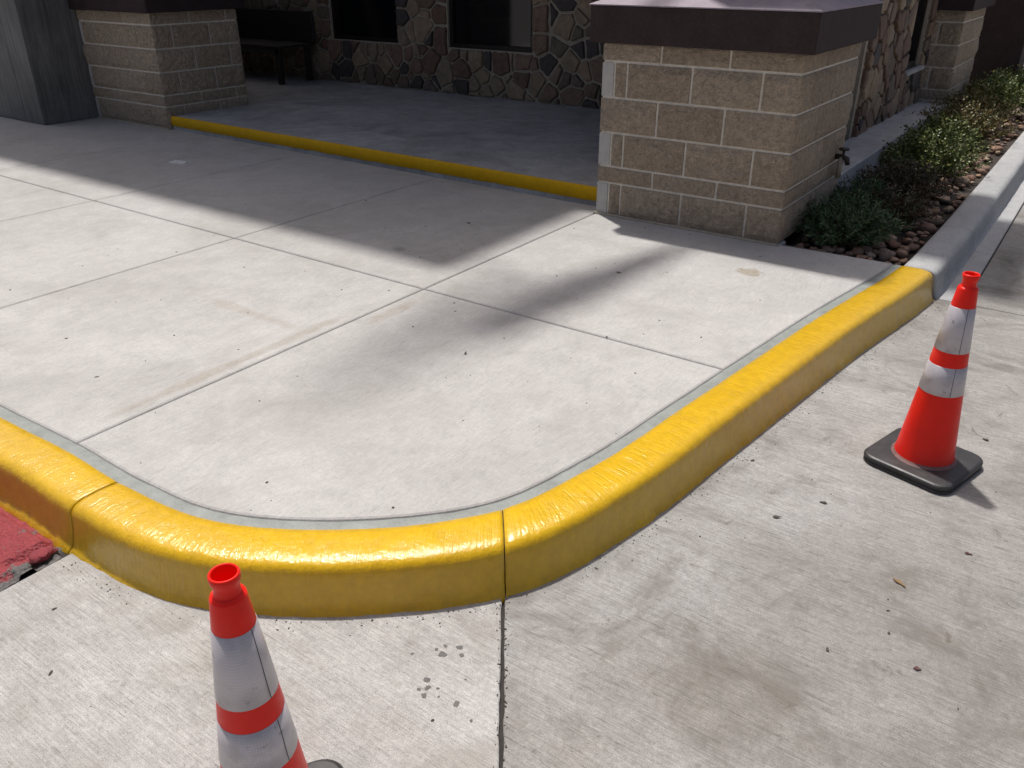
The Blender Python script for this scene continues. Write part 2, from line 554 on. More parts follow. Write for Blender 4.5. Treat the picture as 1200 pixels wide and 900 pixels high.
M['leaf_dry'] = mat_simple('dry_brown_leaf', (.20, .125, .055), .7, .3, 60)
M['leaf_dry_dark'] = mat_simple('dark_dead_leaf', (.065, .045, .035), .7, .3, 60)
M['leaf_red'] = mat_simple('dark_red_leaf', (.10, .035, .035), .7, .3, 60)
M['gum'] = mat_simple('old_gum', (.12, .115, .108), .8, .25, 80)
M['paper'] = mat_simple('white_scrap', (.65, .65, .65), .8, .1, 40)
M['grit'] = mat_simple('dark_grit', (.05, .042, .036), .9, .4, 40)

# ------------------------------------------------------------------ curb path
PTS = [(-9.5, 1.02), (-6, 1.035), (-4, 1.045), (-3, 1.052), (-2.57, 1.066), (-2.18, 1.062), (-1.85, 1.10), (-1.51, 1.285), (-1.20, 1.61),
       (-1.085, 2.0), (-1.02, 2.5), (-.968, 2.93), (-.875, 3.675), (-.735, 4.62), (-.712, 5.3), (-.702, 6.36), (-.697, 9.5), (-.69, 14.0), (-.69, 16)]
def catmull(pts, per):
    out = []
    P = [Vector(p) for p in pts]
    P = [P[0] * 2 - P[1]] + P + [P[-1] * 2 - P[-2]]
    for i in range(1, len(P) - 2):
        p0, p1, p2, p3 = P[i - 1:i + 3]
        t0 = 0; t1 = (p1 - p0).length ** .5; t2 = t1 + (p2 - p1).length ** .5; t3 = t2 + (p3 - p2).length ** .5
        for k in range(per):
            t = t1 + (t2 - t1) * k / per
            a1 = p0 * ((t1 - t) / t1) + p1 * (t / t1)
            a2 = p1 * ((t2 - t) / (t2 - t1)) + p2 * ((t - t1) / (t2 - t1))
            a3 = p2 * ((t3 - t) / (t3 - t2)) + p3 * ((t - t2) / (t3 - t2))
            b1 = a1 * ((t2 - t) / t2) + a2 * (t / t2)
            b2 = a2 * ((t3 - t) / (t3 - t1)) + a3 * ((t - t1) / (t3 - t1))
            out.append(b1 * ((t2 - t) / (t2 - t1)) + b2 * ((t - t1) / (t2 - t1)))
    out.append(P[-2])
    return out
def resample(path, step):
    out, acc = [path[0]], 0
    for a, b in zip(path, path[1:]):
        L = (b - a).length
        d = step - acc
        while d <= L:
            out.append(a.lerp(b, d / L)); d += step
        acc = L - (d - step)
    return out
PATH = resample(catmull(PTS, 24), .012)
def path_normals(path, w=6):
    ns = []
    for i in range(len(path)):
        d = (path[min(i + w, len(path) - 1)] - path[max(i - w, 0)]).normalized()
        ns.append(Vector((d.y, -d.x)))          # towards the road
    return ns
NRM = path_normals(PATH)

# ------------------------------------------------------------------ ground and road
ground = link('ground', [(-300, -300, -.07), (300, -300, -.07), (300, 300, -.07), (-300, 300, -.07)], [(0, 1, 2, 3)], M['ground'])
ground['kind'] = 'structure'
ground['label'] = 'flat concrete parking lot around the building'

road = struct('road', 'broom-finished grey concrete driveway slabs below the curb')
JP, JD = Vector((-1.074, 1.48)), Vector((.328, -.466)).normalized()
JN = Vector((JD.y, -JD.x)) * -1                 # pointing right of the joint
def jl(s, off):
    return (JP + JD * s + JN * off)[:]
rj = random.Random(3)
cr_edge_r = [Vector(jl(s * .025 - .9, .0035 + abs(rj.gauss(0, .0016)))) for s in range(0, 260)]
cr_edge_l = [Vector(jl(s * .025 - .9, -.0035 - abs(rj.gauss(0, .0016)))) for s in range(0, 260)]
right_poly = [v[:] for v in reversed(cr_edge_r)] + [(-1.6, 2.4), (-1.6, 4.648), (4.5, 4.648), (4.5, cr_edge_r[-1].y)]
right_poly = right_poly[::-1]
def ccw(poly):
    a = sum(p[0] * q[1] - q[0] * p[1] for p, q in zip(poly, poly[1:] + poly[:1]))
    return poly if a > 0 else poly[::-1]
slab('concrete_slab', ccw(right_poly), 0, .06, M['road'], road, .004)
left_poly = [v[:] for v in cr_edge_l] + [(-2.242, cr_edge_l[-1].y), (-2.242, 2.3)]
slab('concrete_slab', ccw(left_poly), 0, .06, M['road_left'], road, .004)
slab('gutter_slab', ccw([(-.95, 4.656), (-.402, 4.656), (-.396, 16), (-.95, 16)]), 0, .06, M['curb_grey'], road, .005)
slab('concrete_slab', ccw([(-.394, 4.656), (4.5, 4.656), (4.5, 16), (-.388, 16)]), 0, .06, M['road'], road, .005)
link('joint_dirt', [(-2.3, -5, -.012), (4.5, -5, -.012), (4.5, 16, -.012), (-2.3, 16, -.012)], [(0, 1, 2, 3)], M['black'], road)
# red painted asphalt lane, broken along its edge
def rough_patch(name, x0, x1, y0, y1, step, zf, mat, parent):
    nx, ny = int((x1 - x0) / step), int((y1 - y0) / step)
    vs = [(x0 + (x1 - x0) * i / nx, y0 + (y1 - y0) * j / ny, 0) for j in range(ny + 1) for i in range(nx + 1)]
    vs = [(x, y, zf(x, y)) for x, y, _ in vs]
    fs = [(j * (nx + 1) + i, j * (nx + 1) + i + 1, (j + 1) * (nx + 1) + i + 1, (j + 1) * (nx + 1) + i) for j in range(ny) for i in range(nx)]
    return link(name, vs, fs, mat, parent, True)
def lane_z(x, y):
    z = .012 + .010 * noise.noise(Vector((x * 9, y * 9, 0))) + .005 * noise.noise(Vector((x * 30, y * 30, 3)))
    e = -2.247 - x
    crk = -2.33 + .03 * noise.noise(Vector((y * 8, 2, 0)))
    if abs(x - crk) < .012: z -= .018
    if e < .04 and noise.noise(Vector((y * 17, 7, 0))) > -.15: z -= .016
    if y > .835: z -= .02 * min(1, (y - .835) / .01)
    return z
lane = rough_patch('asphalt_lane', -3.4, -2.247, .2, .95, .009, lane_z, M['red_lane'], road)
rough_patch('asphalt_lane', -9.5, -3.4, .2, .95, .08, lambda x, y: .01, M['red_lane'], road)
for k, (x, y, r, h) in enumerate(((-2.292, .80, .034, .017), (-2.275, .735, .02, .012), (-2.33, .69, .022, .010))):     # loose chunks at the broken edge
    vs, fs = [], []
    for j in range(4):
        for i in range(9):
            a = 2 * math.pi * i / 9
            rr = r * (1, .97, .86, .45)[j] * (1 + .6 * noise.noise(Vector((i * 1.7, j * .6, k * 5))))
            vs.append((x + rr * math.cos(a) * .8, y + rr * math.sin(a) * 1.2, (0, .5, .9, 1)[j] * h + .003))
    for j in range(3):
        for i in range(9):
            fs.append((j * 9 + i, j * 9 + (i + 1) % 9, j * 9 + 9 + (i + 1) % 9, j * 9 + 9 + i))
    fs.append(tuple(range(27, 36)))
    link('asphalt_chunk', vs, fs, M['red_chunk' if k == 0 else 'red_lane'], road, True)

def flat_blob(cx, cy, z, r, seed, h=.0025, n=11, asp=1., rot=0.):
    vs, fs = [], []
    for j, (k, zz) in enumerate(((1, 0), (.93, h), (.5, h * 1.2))):
        for i in range(n):
            a = 2 * math.pi * i / n
            rr = r * k * (1 + .55 * noise.noise(Vector((math.cos(a) * 1.1 + seed * 3.1, math.sin(a) * 1.1, seed))))
            x, y = rr * math.cos(a) * asp, rr * math.sin(a)
            vs.append((cx + x * math.cos(rot) - y * math.sin(rot), cy + x * math.sin(rot) + y * math.cos(rot), z + zz))
    for j in range(2):
        for i in range(n):
            fs.append((j * n + i, j * n + (i + 1) % n, j * n + n + (i + 1) % n, j * n + n + i))
    fs.append(tuple(range(2 * n, 3 * n)))
    return vs, fs
GUM = [(-1.038, 1.103, 8), (-1.02, 1.085, 7), (-1.012, 1.062, 7), (-1.035, 1.069, 5), (-.998, 1.098, 4), (-.931, 1.087, 8), (-1.073, 1.219, 5), (-1.06, 1.192, 10),
       (-1.085, 1.196, 5), (-1.018, 1.218, 6), (-1.04, 1.236, 8), (-1.126, 1.148, 4), (-.871, 1.068, 4), (-.96, 1.16, 3), (-.98, 1.08, 3)]
for i, (x, y, r) in enumerate(GUM):
    link('gum_spot', *flat_blob(x, y, 0, r * .00095, i, .0008, asp=1.3, rot=i), M['gum'], road)

# ------------------------------------------------------------------ walkway
walk = struct('walkway', 'pale concrete walkway slabs with sawn joints')
ZW = .15
SEAL = .042
XS = [-9.5, -6.96, -5.5, -4.03, -2.58]
YJ = 2.9
rows_top = 4.86
def front_line(xa, xb):
    """walkway edge above the curb between two x, left to right"""
    pts = []
    for p, n in zip(PATH, NRM):
        q = p - n * SEAL
        if xa <= q.x <= xb and q.y < YJ:
            pts.append(q)
    return pts[::3]
G1, G2 = .0028, .0014
for i in range(len(XS) - 1):
    a, b = XS[i] + G2, XS[i + 1] - G2
    slab('concrete_slab', ccw([(a, YJ + G1), (b, YJ + G1), (b, rows_top), (a, rows_top)]), ZW, .10, M['walk'], walk, .010)
    fl = front_line(a, b)
    poly = [(a, fl[0].y)] + [p[:] for p in fl[1:-1]] + [(b, fl[-1].y), (b, YJ - G1), (a, YJ - G1)]
    slab('concrete_slab', ccw(poly), ZW, .10, M['walk'], walk, .010)
# slab inside the bend and the one in front of the pillar
a = XS[-1] + G2
fl = [p - n * SEAL for p, n in zip(PATH, NRM)]
fl = [p for p in fl if p.x >= a and p.y < YJ - G1 - .03][::3]
fl.append(Vector((min((q - n_ * SEAL for q, n_ in zip(PATH, NRM)), key=lambda q: abs(q.y - YJ)).x, YJ - G1)))
slab('concrete_slab', ccw([(a, fl[0].y)] + [p[:] for p in fl[1:]] + [(a, YJ - G1)]), ZW, .10, M['walk'], walk, .010)
fl = [p - n * SEAL for p, n in zip(PATH, NRM)]
fl = [p for p in fl if p.y > YJ + G1 + .03 and p.y < 4.66][::3]
fl.insert(0, Vector((min((q - n_ * SEAL for q, n_ in zip(PATH, NRM)), key=lambda q: abs(q.y - YJ)).x, YJ + G1)))
slab('concrete_slab', ccw([p[:] for p in fl] + [(-1.38, 4.615), (-1.38, 4.712), (a, 4.712), (a, YJ + G1)]), ZW, .10, M['walk'], walk, .010)
link('joint_dirt', [(-9.5, 1.2, ZW - .0125), (-1.25, 1.35, ZW - .0125), (-.95, 4.66, ZW - .0125), (-9.5, 4.84, ZW - .0125)], [(0, 1, 2, 3)], M['joint_fill'], walk)
# sealant bead between slab and curb
vs, fs = [], []
sub = [(p, n) for p, n in zip(PATH, NRM) if p.y < 4.66][::2]
for p, n in sub:
    w = .004 * noise.noise(Vector((p.x * 9, p.y * 9, 0)))
    for s, z in ((-SEAL - .003, -.009), (-SEAL * .7, -.005), (-SEAL * .3 + w, -.004), (.004, -.006)):
        q = p + n * s
        vs.append((q.x, q.y, ZW + z + .002 * noise.noise(Vector((q.x * 25, q.y * 25, 1)))))
for i in range(len(sub) - 1):
    for k in range(3):
        fs.append((i * 4 + k, i * 4 + k + 1, i * 4 + 5 + k, i * 4 + 4 + k))
link('joint_sealant', vs, fs, M['sealant'], walk, True)

# ------------------------------------------------------------------ curb
curb = struct('curb', 'rounded concrete curb, glossy yellow along the walkway and bare grey by the planter')
PROF = [(-.002, .10), (0, .140), (.006, .1495), (.03, .152), (.06, .1530), (.09, .1530), (.115, .1520), (.132, .1500), (.145, .1462), (.155, .1400),
        (.1625, .131), (.167, .119), (.170, .103), (.173, .083), (.176, .061), (.180, .040), (.185, .020), (.192, .006), (.203, -.004), (.206, -.03)]
def curb_piece(i0, i1, mat, bare=False, shrink=(.003, .003), skew0=0., skew1=0.):
    vs, fs = [], []
    n = len(PROF)
    rng = list(range(i0, i1 + 1))
    if bare and len(rng) > 200:
        rng = rng[::3]
    m = len(rng) - 1
    for q, i in enumerate(rng):
        p, nr = PATH[i], NRM[i]
        tg = Vector((-nr.y, nr.x))
        edge = min(q, m - q)
        sh = (shrink[0] if q < 3 else shrink[1]) * (1, .4, .12)[edge] if edge < 3 else 0
        kx = skew0 * max(0, 1 - q * .012 / .45) + skew1 * max(0, 1 - (m - q) * .012 / .45)
        for s, z in PROF:
            if bare:
                z = z - .006 if z > .1 else z
                s = s * 1.02 + (0 if s < .1 else .004)
            b = p + nr * s + tg * (kx * s)
            w = Vector((b.x, b.y, z))
            d = .0022 * noise.noise(w * 6) + .0013 * noise.noise(w * 22 + Vector((4, 0, 0)))
            if not bare:
                d += .0009 * noise.noise(w * 60)
            out = Vector((nr.x * (.25 if s < .1 else .8), nr.y * (.25 if s < .1 else .8), 1 if s < .13 else .25))
            w = w + out * d
            if sh:
                tz = tg * (sh if q < 3 else -sh)
                w += Vector((tz.x, tz.y, 0)) * .6 + Vector((p.x + nr.x * .09 - w.x, p.y + nr.y * .09 - w.y, .07 - w.z)).normalized() * sh
            if s > .18:                           # ragged paint edge at the road
                w += Vector((nr.x, nr.y, 0)) * (.006 * noise.noise(Vector((p.x * 18, p.y * 18, 5))))
            vs.append(w)
    for q in range(m):
        for k in range(n - 1):
            fs.append((q * n + k, q * n + n + k, q * n + n + k + 1, q * n + k + 1))
    fs.append(tuple(range(n)))
    fs.append(tuple(range(m * n + n - 1, m * n - 1, -1)))
    o = link('curb_segment', vs, fs, mat, curb, True)
    ul = o.data.uv_layers.new(name='UVMap')
    for lp in o.data.loops:
        q, k = divmod(lp.vertex_index, n)
        ul.data[lp.index].uv = (rng[q] * .012, k * .012)
    o.data.polygons[len(fs) - 1].use_smooth = False
    o.data.polygons[len(fs) - 2].use_smooth = False
    return o
def near(x, y):
    return min(range(len(PATH)), key=lambda i: (PATH[i].x - x) ** 2 + (PATH[i].y - y) ** 2)
ic = near(-2.25, 1.065)
ij = near(-1.187, 1.627)
ie = near(-.735, 4.64)
i0 = near(-5.6, 1.04)
nj = NRM[ij]; tj = Vector((-nj.y, nj.x)); jd = Vector((.614, -.789))
SK = jd.dot(tj) / jd.dot(nj)
curb_piece(i0, ic, M['yellow'])
curb_piece(ic, ij, M['yellow'], shrink=(.003, .0028), skew1=SK)
curb_piece(ij, ie, M['yellow'], shrink=(.0028, .003), skew0=SK)
curb_piece(ie + 1, len(PATH) - 1, M['curb_grey'], True)
# dark filler seen in the open joint
n = len(PROF)
vs = []
for k in (-.02, .02):
    for sx, z in PROF:
        b = PATH[ij] + nj * (sx - .008) + tj * (SK * (sx - .008) + k)
        vs.append((b.x, b.y, z - .009))
link('joint_dirt', vs, [(k, n + k, n + k + 1, k + 1) for k in range(n - 1)], M['black'], curb)

# ------------------------------------------------------------------ block pillars
def block_mesh(w, h, d, seed, rough):
    """one block, front face rough and bellied; w x h seen, d deep (towards +y)"""
    nx, nz = (9, 5) if w > .15 else (3, 5)
    if h < .13: nz = 3
    vs, fs = [], []
    e = .006
    for j in range(nz + 1):
        for i in range(nx + 1):
            u, v = i / nx, j / nz
            edge = i in (0, nx) or j in (0, nz)
            y = 0 if edge else -rough * (1.0 + .8 * noise.noise(Vector((u * 3.2 + seed * 7, v * 2.6, seed))) + .9 * noise.noise(Vector((u * 11 + seed * 3, v * 7, seed + 4))))
            jx = 0 if edge else (w / nx) * .45 * noise.noise(Vector((i * 3.1, j * 2.7, seed + 9)))
            vs.append((u * w + jx, y, v * h))
    for j in range(nz):
        for i in range(nx):
            a = j * (nx + 1) + i
            fs.append((a, a + 1, a + nx + 2, a + nx + 1))
    k = len(vs)
    vs += [(0, d, 0), (w, d, 0), (w, d, h), (0, d, h)]
    tl, tr = nz * (nx + 1), nz * (nx + 1) + nx
    fs += [tuple([k, k + 1] + list(range(nx, -1, -1))), tuple([k + 2, k + 3] + list(range(tl, tr + 1))),
           (k + 1, k + 2) + tuple(range(tr, nx - 1, -(nx + 1))), (k + 3, k) + tuple(range(0, tl + 1, nx + 1))]
    me = bpy.data.meshes.new('block')
    me.from_pydata(vs, [], fs); me.update()
    return me
BM = {}
def get_block(w, h, mat, rough):
    key = (round(w, 3), h, mat.name, rnd.randint(0, 3))
    if key not in BM:
        me = block_mesh(w, h, .06, rnd.random() * 50, rough)
        me.materials.append(mat)
        BM[key] = me
    return BM[key]

COURSES = [('odd', .2032), ('even', .1016), ('odd', .2032), ('even', .2032), ('odd', .2032), ('even', .1016)]
def pillar(name, label, x0, x1, y0, y1, z0, cap=True, faces=('front', 'right'), cap_x=.065, column=True):
    t = thing(name, label, 'pillar', ((x0 + x1) / 2, (y0 + y1) / 2, z0), group='block pillars with brown caps')
    cx, cy = (x0 + x1) / 2, (y0 + y1) / 2
    W, D = x1 - x0, y1 - y0
    H = sum(c[1] for c in COURSES)
    J = .015
    core = MB().box((x0 - cx + .007, y0 - cy + .007, 0), (x1 - cx - .007, y1 - cy - .007, H - .002))
    core.build('mortar_core', M['mortar'], t)
    z = 0
    for kind, h in COURSES:
        for face in faces:
            L = W if face == 'front' else D
            if face == 'front':
                cuts = [0, .082, .165, .572, .978, L] if kind == 'odd' else [0, .375, .785, L]
            else:
                cuts = [0, .20, .61, L] if kind == 'odd' else [0, .41, .82, L]
            cuts = [c for c in cuts if c < L - .04] + [L]
            for q, (a, b) in enumerate(zip(cuts, cuts[1:])):
                smooth = kind == 'odd' and face == 'front' and q == 0
                half = h < .15
                mat = M['block_smooth'] if smooth else M['block']
                rough = .001 if smooth else (.004 if half else .012)
                ga = J / 2 if a > 0 else 0
                gb = J / 2 if b < L else (.004 if face == 'front' else 0)
                if face == 'right' and q == 0: ga = .001
                me = get_block(b - a - ga - gb, h - J, mat, rough)
                o = place('block', me, t)
                if face == 'front':
                    o.location = (x0 - cx + a + ga, y0 - cy, z + J / 2)
                else:
                    o.location = (x1 - cx, y0 - cy + a + ga, z + J / 2)
                    o.rotation_euler = (0, 0, R(90))
        z += h
    # mortar spill at the foot
    MB().box((x0 - cx - .012, y0 - cy - .018, -.01), (x1 - cx + .004, y0 - cy + .02, .012), .004).build('mortar_foot', M['mortar_grey'], t)
    if cap:
        e = cap_x
        X0, X1, Y0, Y1 = x0 - cx - e, x1 - cx + e, y0 - cy - e, y1 - cy + e
        cb = MB().box((X0, Y0, H + .002), (X1, Y1, H + .205), .008).build('cap', M['brown'], t)
        i = .30
        z1, z2 = H + .206, H + .33
        vs = [(X0 - .004, Y0 - .004, z1 - .006), (X1 + .004, Y0 - .004, z1 - .006), (X1 + .004, Y1 + .004, z1 - .006), (X0 - .004, Y1 + .004, z1 - .006),
              (X0 - .004, Y0 - .004, z1), (X1 + .004, Y0 - .004, z1), (X1 + .004, Y1 + .004, z1), (X0 - .004, Y1 + .004, z1),
              (X0 + i, Y0 + i, z2), (X1 - i, Y0 + i, z2), (X1 - i, Y1 - i, z2), (X0 + i, Y1 - i, z2)]
        fs = [(0, 1, 5, 4), (1, 2, 6, 5), (2, 3, 7, 6), (3, 0, 4, 7), (4, 5, 9, 8), (5, 6, 10, 9), (6, 7, 11, 10), (7, 4, 8, 11), (8, 9, 10, 11)]
        link('flashing', vs, fs, M['brown_top'], cb)
        if column:
            MB().box((X0 + i + .02, Y0 + i + .02, z2 - .02), (X1 - i - .02, Y1 - i - .02, 2.9 - z0), .01).build('column', M['brown'], t)
    return t
pillar('block_pillar', 'tan split-face block pillar with brown cap standing at the planter corner', -2.575, -1.39, 4.585, 5.67, ZW)
pillar('block_pillar', 'dim tan block pillar beside the grey boarded column', -8.60, -7.36, 4.77, 5.72, ZW)
pillar('block_pillar', 'distant tan block pillar at the far end of the stone side wall', -2.6, -1.42, 9.42, 10.62, ZW)

# grey boarded column
t = thing('boarded_column', 'wide grey weathered board column at the left edge', 'column', (-9.2, 4.5, ZW))
MB().box((-1.28, -.28, 0), (.62, .55, 2.75)).build('core', M['black'], t)
xs = [-1.3, -.98, -.66, -.34, -.02, .30, .64]
for i in range(6):
    for (za, zb) in ((0.004, 1.02 + .25 * (i % 2)), (1.024 + .25 * (i % 2), 2.75)):
        MB().box((xs[i] + .002, -.30, za), (xs[i + 1] - .002, -.275, zb), .003).build('board', M['wood_grey'], t)
ys = [-.298, -.02, .26, .56]
for i in range(3):
    MB().box((.615, ys[i] + .002, 0.004), (.64, ys[i + 1] - .002, 2.75), .003).build('board', M['wood_grey'], t)

# brown post beyond the far pillar
t = thing('brown_post', 'dark brown square post beyond the farthest block pillar', 'post', (-1.35, 11.75, .1))
MB().box((-.28, -.28, 0), (.28, .28, 2.7), .012).build('shaft', M['brown'], t)
MB().box((-.33, -.33, 0), (.33, .33, .12), .012).build('plinth', M['brown'], t)

# ------------------------------------------------------------------ stone walls
def clip_half(poly, p, n):
    """keep the side where (q-p).n <= 0"""
    out = []
    for i in range(len(poly)):
        a, b = poly[i], poly[(i + 1) % len(poly)]
        da, db = (a[0] - p[0]) * n[0] + (a[1] - p[1]) * n[1], (b[0] - p[0]) * n[0] + (b[1] - p[1]) * n[1]
        if da <= 0: out.append(a)
        if da * db < 0:
            t = da / (da - db)
            out.append((a[0] + (b[0] - a[0]) * t, a[1] + (b[1] - a[1]) * t))
    return out
def rubble(u0, u1, v0, v1, holes, size, rng, extra=()):
    seeds = list(extra)
    tries = 0
    while tries < 6000:
        tries += 1
        p = (rng.uniform(u0 - .05, u1 + .05), rng.uniform(v0 - .03, v1 + .1))
        if any(a - .06 < p[0] < b + .06 and c - .06 < p[1] < d + .06 for a, b, c, d in holes):
            continue
        md = size * rng.choice((.45, .6, .8, 1, 1.2))
        if all(((p[0] - q[0]) ** 2 + ((p[1] - q[1]) * .9) ** 2) ** .5 > md for q in seeds):
            seeds.append(p)
    cells = []
    wt = [rng.choice((0, .0, .06, .10, .13)) ** 2 for _ in seeds]
    for i, s in enumerate(seeds):
        poly = [(u0, v0), (u1, v0), (u1, v1), (u0, v1)]
        for j, q in enumerate(seeds):
            if j == i or abs(q[0] - s[0]) > .9 or abs(q[1] - s[1]) > .9: continue
            d2 = (q[0] - s[0]) ** 2 + (q[1] - s[1]) ** 2
            f = min(.8, max(.2, .5 + (wt[i] - wt[j]) / (2 * d2)))
            m = (s[0] + (q[0] - s[0]) * f, s[1] + (q[1] - s[1]) * f)
            poly = clip_half(poly, m, (q[0] - s[0], q[1] - s[1]))
            if len(poly) < 3: break
        for a, b, c, d in holes:
            if len(poly) < 3: break
            if min(x for x, _ in poly) < b and max(x for x, _ in poly) > a and min(y for _, y in poly) < d and max(y for _, y in poly) > c:
                gaps = [(a - s[0], (a, 0), (1, 0)), (s[0] - b, (b, 0), (-1, 0)), (c - s[1], (0, c), (0, 1)), (s[1] - d, (0, d), (0, -1))]
                g = max(gaps)
                poly = clip_half(poly, g[1], g[2])
        if len(poly) >= 3:
            cells.append(poly)
    return cells
def stone_part(poly, parent, rng, tf, mortar=.011):
    # drop tiny edges
    poly = [p for i, p in enumerate(poly) if (Vector(p) - Vector(poly[i - 1])).length > .02]
    if len(poly) < 3: return
    p = inset_poly(poly, mortar * rng.uniform(.7, 1.3))
    c = Vector((sum(x for x, _ in p) / len(p), sum(y for _, y in p) / len(p)))
    area = .5 * abs(sum(a[0] * b[1] - b[0] * a[1] for a, b in zip(p, p[1:] + p[:1])))
    if area < .0015: return
    q = []
    for i in range(len(p)):                         # knock the corners off
        a, b = Vector(p[i]), Vector(p[(i + 1) % len(p)])
        L_ = (b - a).length
        mid = a.lerp(b, .5 + rng.uniform(-.12, .12))
        nn = Vector((-(b - a).y, (b - a).x)).normalized()
        q += [a.lerp(b, .09), mid + nn * rng.uniform(-.01, .07) * min(L_, .2), a.lerp(b, .91)]
    D = rng.uniform(.018, .042)
    n = len(q)
    vs = []
    for k, d in ((1.0, -.01), (.985, D * .75), (.90, D)):
        for i, a in enumerate(q):
            w = c + (a - c) * k
            jit = 0 if k == 1 else .006 * noise.noise(Vector((w.x * 11, w.y * 11, D * 99)))
            vs.append(tf(w.x, w.y, d + jit))
    fs = []
    for k in range(2):
        for i in range(n):
            j = (i + 1) % n
            fs.append((k * n + i, k * n + j, k * n + n + j, k * n + n + i))
    vs.append(tf(c.x, c.y, D * (1 + rng.uniform(-.1, .25))))
    for i in range(n):
        fs.append((2 * n + i, 2 * n + (i + 1) % n, 3 * n))
    link('stone', vs, fs, M['stone'], parent)

PF = .27                                            # porch floor level
YB = 7.52
bw = thing('stone_building', 'dark flagstone porch wall with two black windows behind the step', 'building', (-6.5, YB, PF))
bx, by = -6.5, YB
rs = random.Random(21)
WIN = [(-7.94, -6.88, .75, 1.95), (-6.15, -5.05, .745, 1.95)]
holes = [(a, b, c, d) for a, b, c, d in WIN]
extra = []
for a, b, c, d in WIN:                              # soldier row under each sill, jamb stones beside
    k = 7
    for i in range(k):
        extra.append((a + (b - a) * (i + .5) / k + rs.uniform(-.03, .03), c - .11 + rs.uniform(-.015, .015)))
    for zz in (c + .08, c + .34):
        extra += [(a - .10, zz + rs.uniform(-.05, .05)), (b + .10, zz + rs.uniform(-.05, .05))]
cells = rubble(-9.9, -4.2, PF, 1.75, holes, .25, rs, extra)
for c in cells:
    stone_part(c, bw, rs, lambda u, v, d: (u - bx, -d, v - PF))
wall = MB()
U0, U1, ZT = -10.6, -4.2, 2.9
edges = [U0, WIN[0][0], WIN[0][1], WIN[1][0], WIN[1][1], U1]
for i in range(5):
    if i % 2 == 0:
        wall.box((edges[i] - bx, 0, -.2), (edges[i + 1] - bx, .25, ZT - PF))
    else:
        w_ = WIN[i // 2]
        wall.box((edges[i] - bx + .001, .001, -.199), (edges[i + 1] - bx - .001, .249, w_[2] - PF))
        wall.box((edges[i] - bx + .001, .001, w_[3] - PF), (edges[i + 1] - bx - .001, .249, ZT - PF - .001))
wall.build('mortar_wall', M['mortar_grey'], bw)
def window(a, b, c, d, parent, ox, oy, oz):
    fr = MB()
    f = .045
    fr.box((a - ox, .03, c - oz), (a - ox + f, .12, d - oz)).box((b - ox - f, .03, c - oz), (b - ox, .12, d - oz))
    fr.box((a - ox + f + .0005, .031, c - oz), (b - ox - f - .0005, .119, c - oz + f)).box((a - ox + f + .0005, .031, d - oz - f), (b - ox - f - .0005, .119, d - oz))
    w = fr.build('window', M['bronze'], parent)
    link('pane', [(a - ox + f, .07, c - oz + f), (b - ox - f, .07, c - oz + f), (b - ox - f, .07, d - oz - f), (a - ox + f, .07, d - oz - f)], [(0, 1, 2, 3)], M['glass'], w)
for a, b, c, d in WIN:
    window(a, b, c, d, bw, bx, by, PF)
# dark entrance door beside the near pillar, and closing walls behind
d_ = MB().box((-4.19 - bx, .02, 0), (-3.2 - bx, .08, 2.2)).build('door', M['bronze'], bw)
MB().box((-4.09 - bx, .012, .10), (-3.3 - bx, .0195, 2.1)).build('pane', M['glass'], d_)
MB().box((-4.199 - bx, .10, -.2), (-1.75 - bx, .25, ZT - PF)).build('inner_wall', M['brown'], bw)
MB().box((-10.85 - bx, -3.2, -.2), (-10.61 - bx, .25, ZT - PF)).build('end_wall', M['brown'], bw)
# added roofs, unseen above the frame, set to shade porch and walkway
HR = 5.4
def shadow_at(x, y, h, z=ZW):                       # where a roof edge must be for its shadow to fall at x, y
    return x - SHX * (h - z), y - SHY * (h - z)
rx, ry = shadow_at(-2.72, 3.24, HR)
def rbox(name, a, b, mat):
    return MB().box((a[0] - bx, a[1] - by, a[2] - PF), (b[0] - bx, b[1] - by, b[2] - PF)).build(name, mat, bw)
rbox('shade_roof', (-11.2, ry, HR), (rx, 10.5, HR + .18), M['roof'])
rbox('shade_roof_fascia', (-11.2, ry - .03, HR - .1), (rx, ry - .001, HR + .22), M['brown'])
rbox('shade_roof', (rx + .001, 5.22, 3.0), (-1.75, 7.32, 3.14), M['roof'])
a0, a1 = shadow_at(-1.25, 4.86, 5.4), shadow_at(-.22, 6.55, 5.4)  # added panel, unseen, placed to shade the planter and grey curb
rbox('side_shade_panel', (a0[0], a0[1], 5.4), (a1[0], a1[1], 5.5), M['roof'])
rbox('shade_roof', (rx + .001, 7.33, 2.9), (-2.3, 10.5, 3.05), M['roof'])
# added overhead plate and slats, unseen, shaped to throw shade across the walkway
HB = 6.6
pts = [(-1.77, 4.42), (-1.84, 4.40), (-2.11, 3.45), (-2.16, 2.72), (-1.93, 2.60), (-1.81, 3.35)]
pl = [shadow_at(x, y, HB) for x, y in pts]
m = MB()
m.add([(x - bx, y - by, HB - PF) for x, y in pl] + [(x - bx, y - by, HB + .06 - PF) for x, y in pl],
      [(5, 4, 3, 2, 1, 0), (6, 7, 8, 9, 10, 11)] + [(i, (i + 1) % 6, 6 + (i + 1) % 6, 6 + i) for i in range(6)])
m.build('shade_plate', M['brown'], bw)
HL = 9.0
for k in range(34):  # added thin slats, unseen, spaced for a faint soft shade
    y = 3.4 - k * .05
    wd = .0155 * (1 - abs(k - 15) / 24)
    xa, ya = shadow_at(-2.50 + .005 * k, y, HL)
    xb, yb = shadow_at(-1.88 - .003 * k, y, HL)
    rbox('shade_slat', (xa, ya - wd, HL), (xb, ya + wd, HL + .015), M['brown'])
xa, ya = shadow_at(-2.1, 3.2, HB)  # added rod, unseen, holding up the shade plate
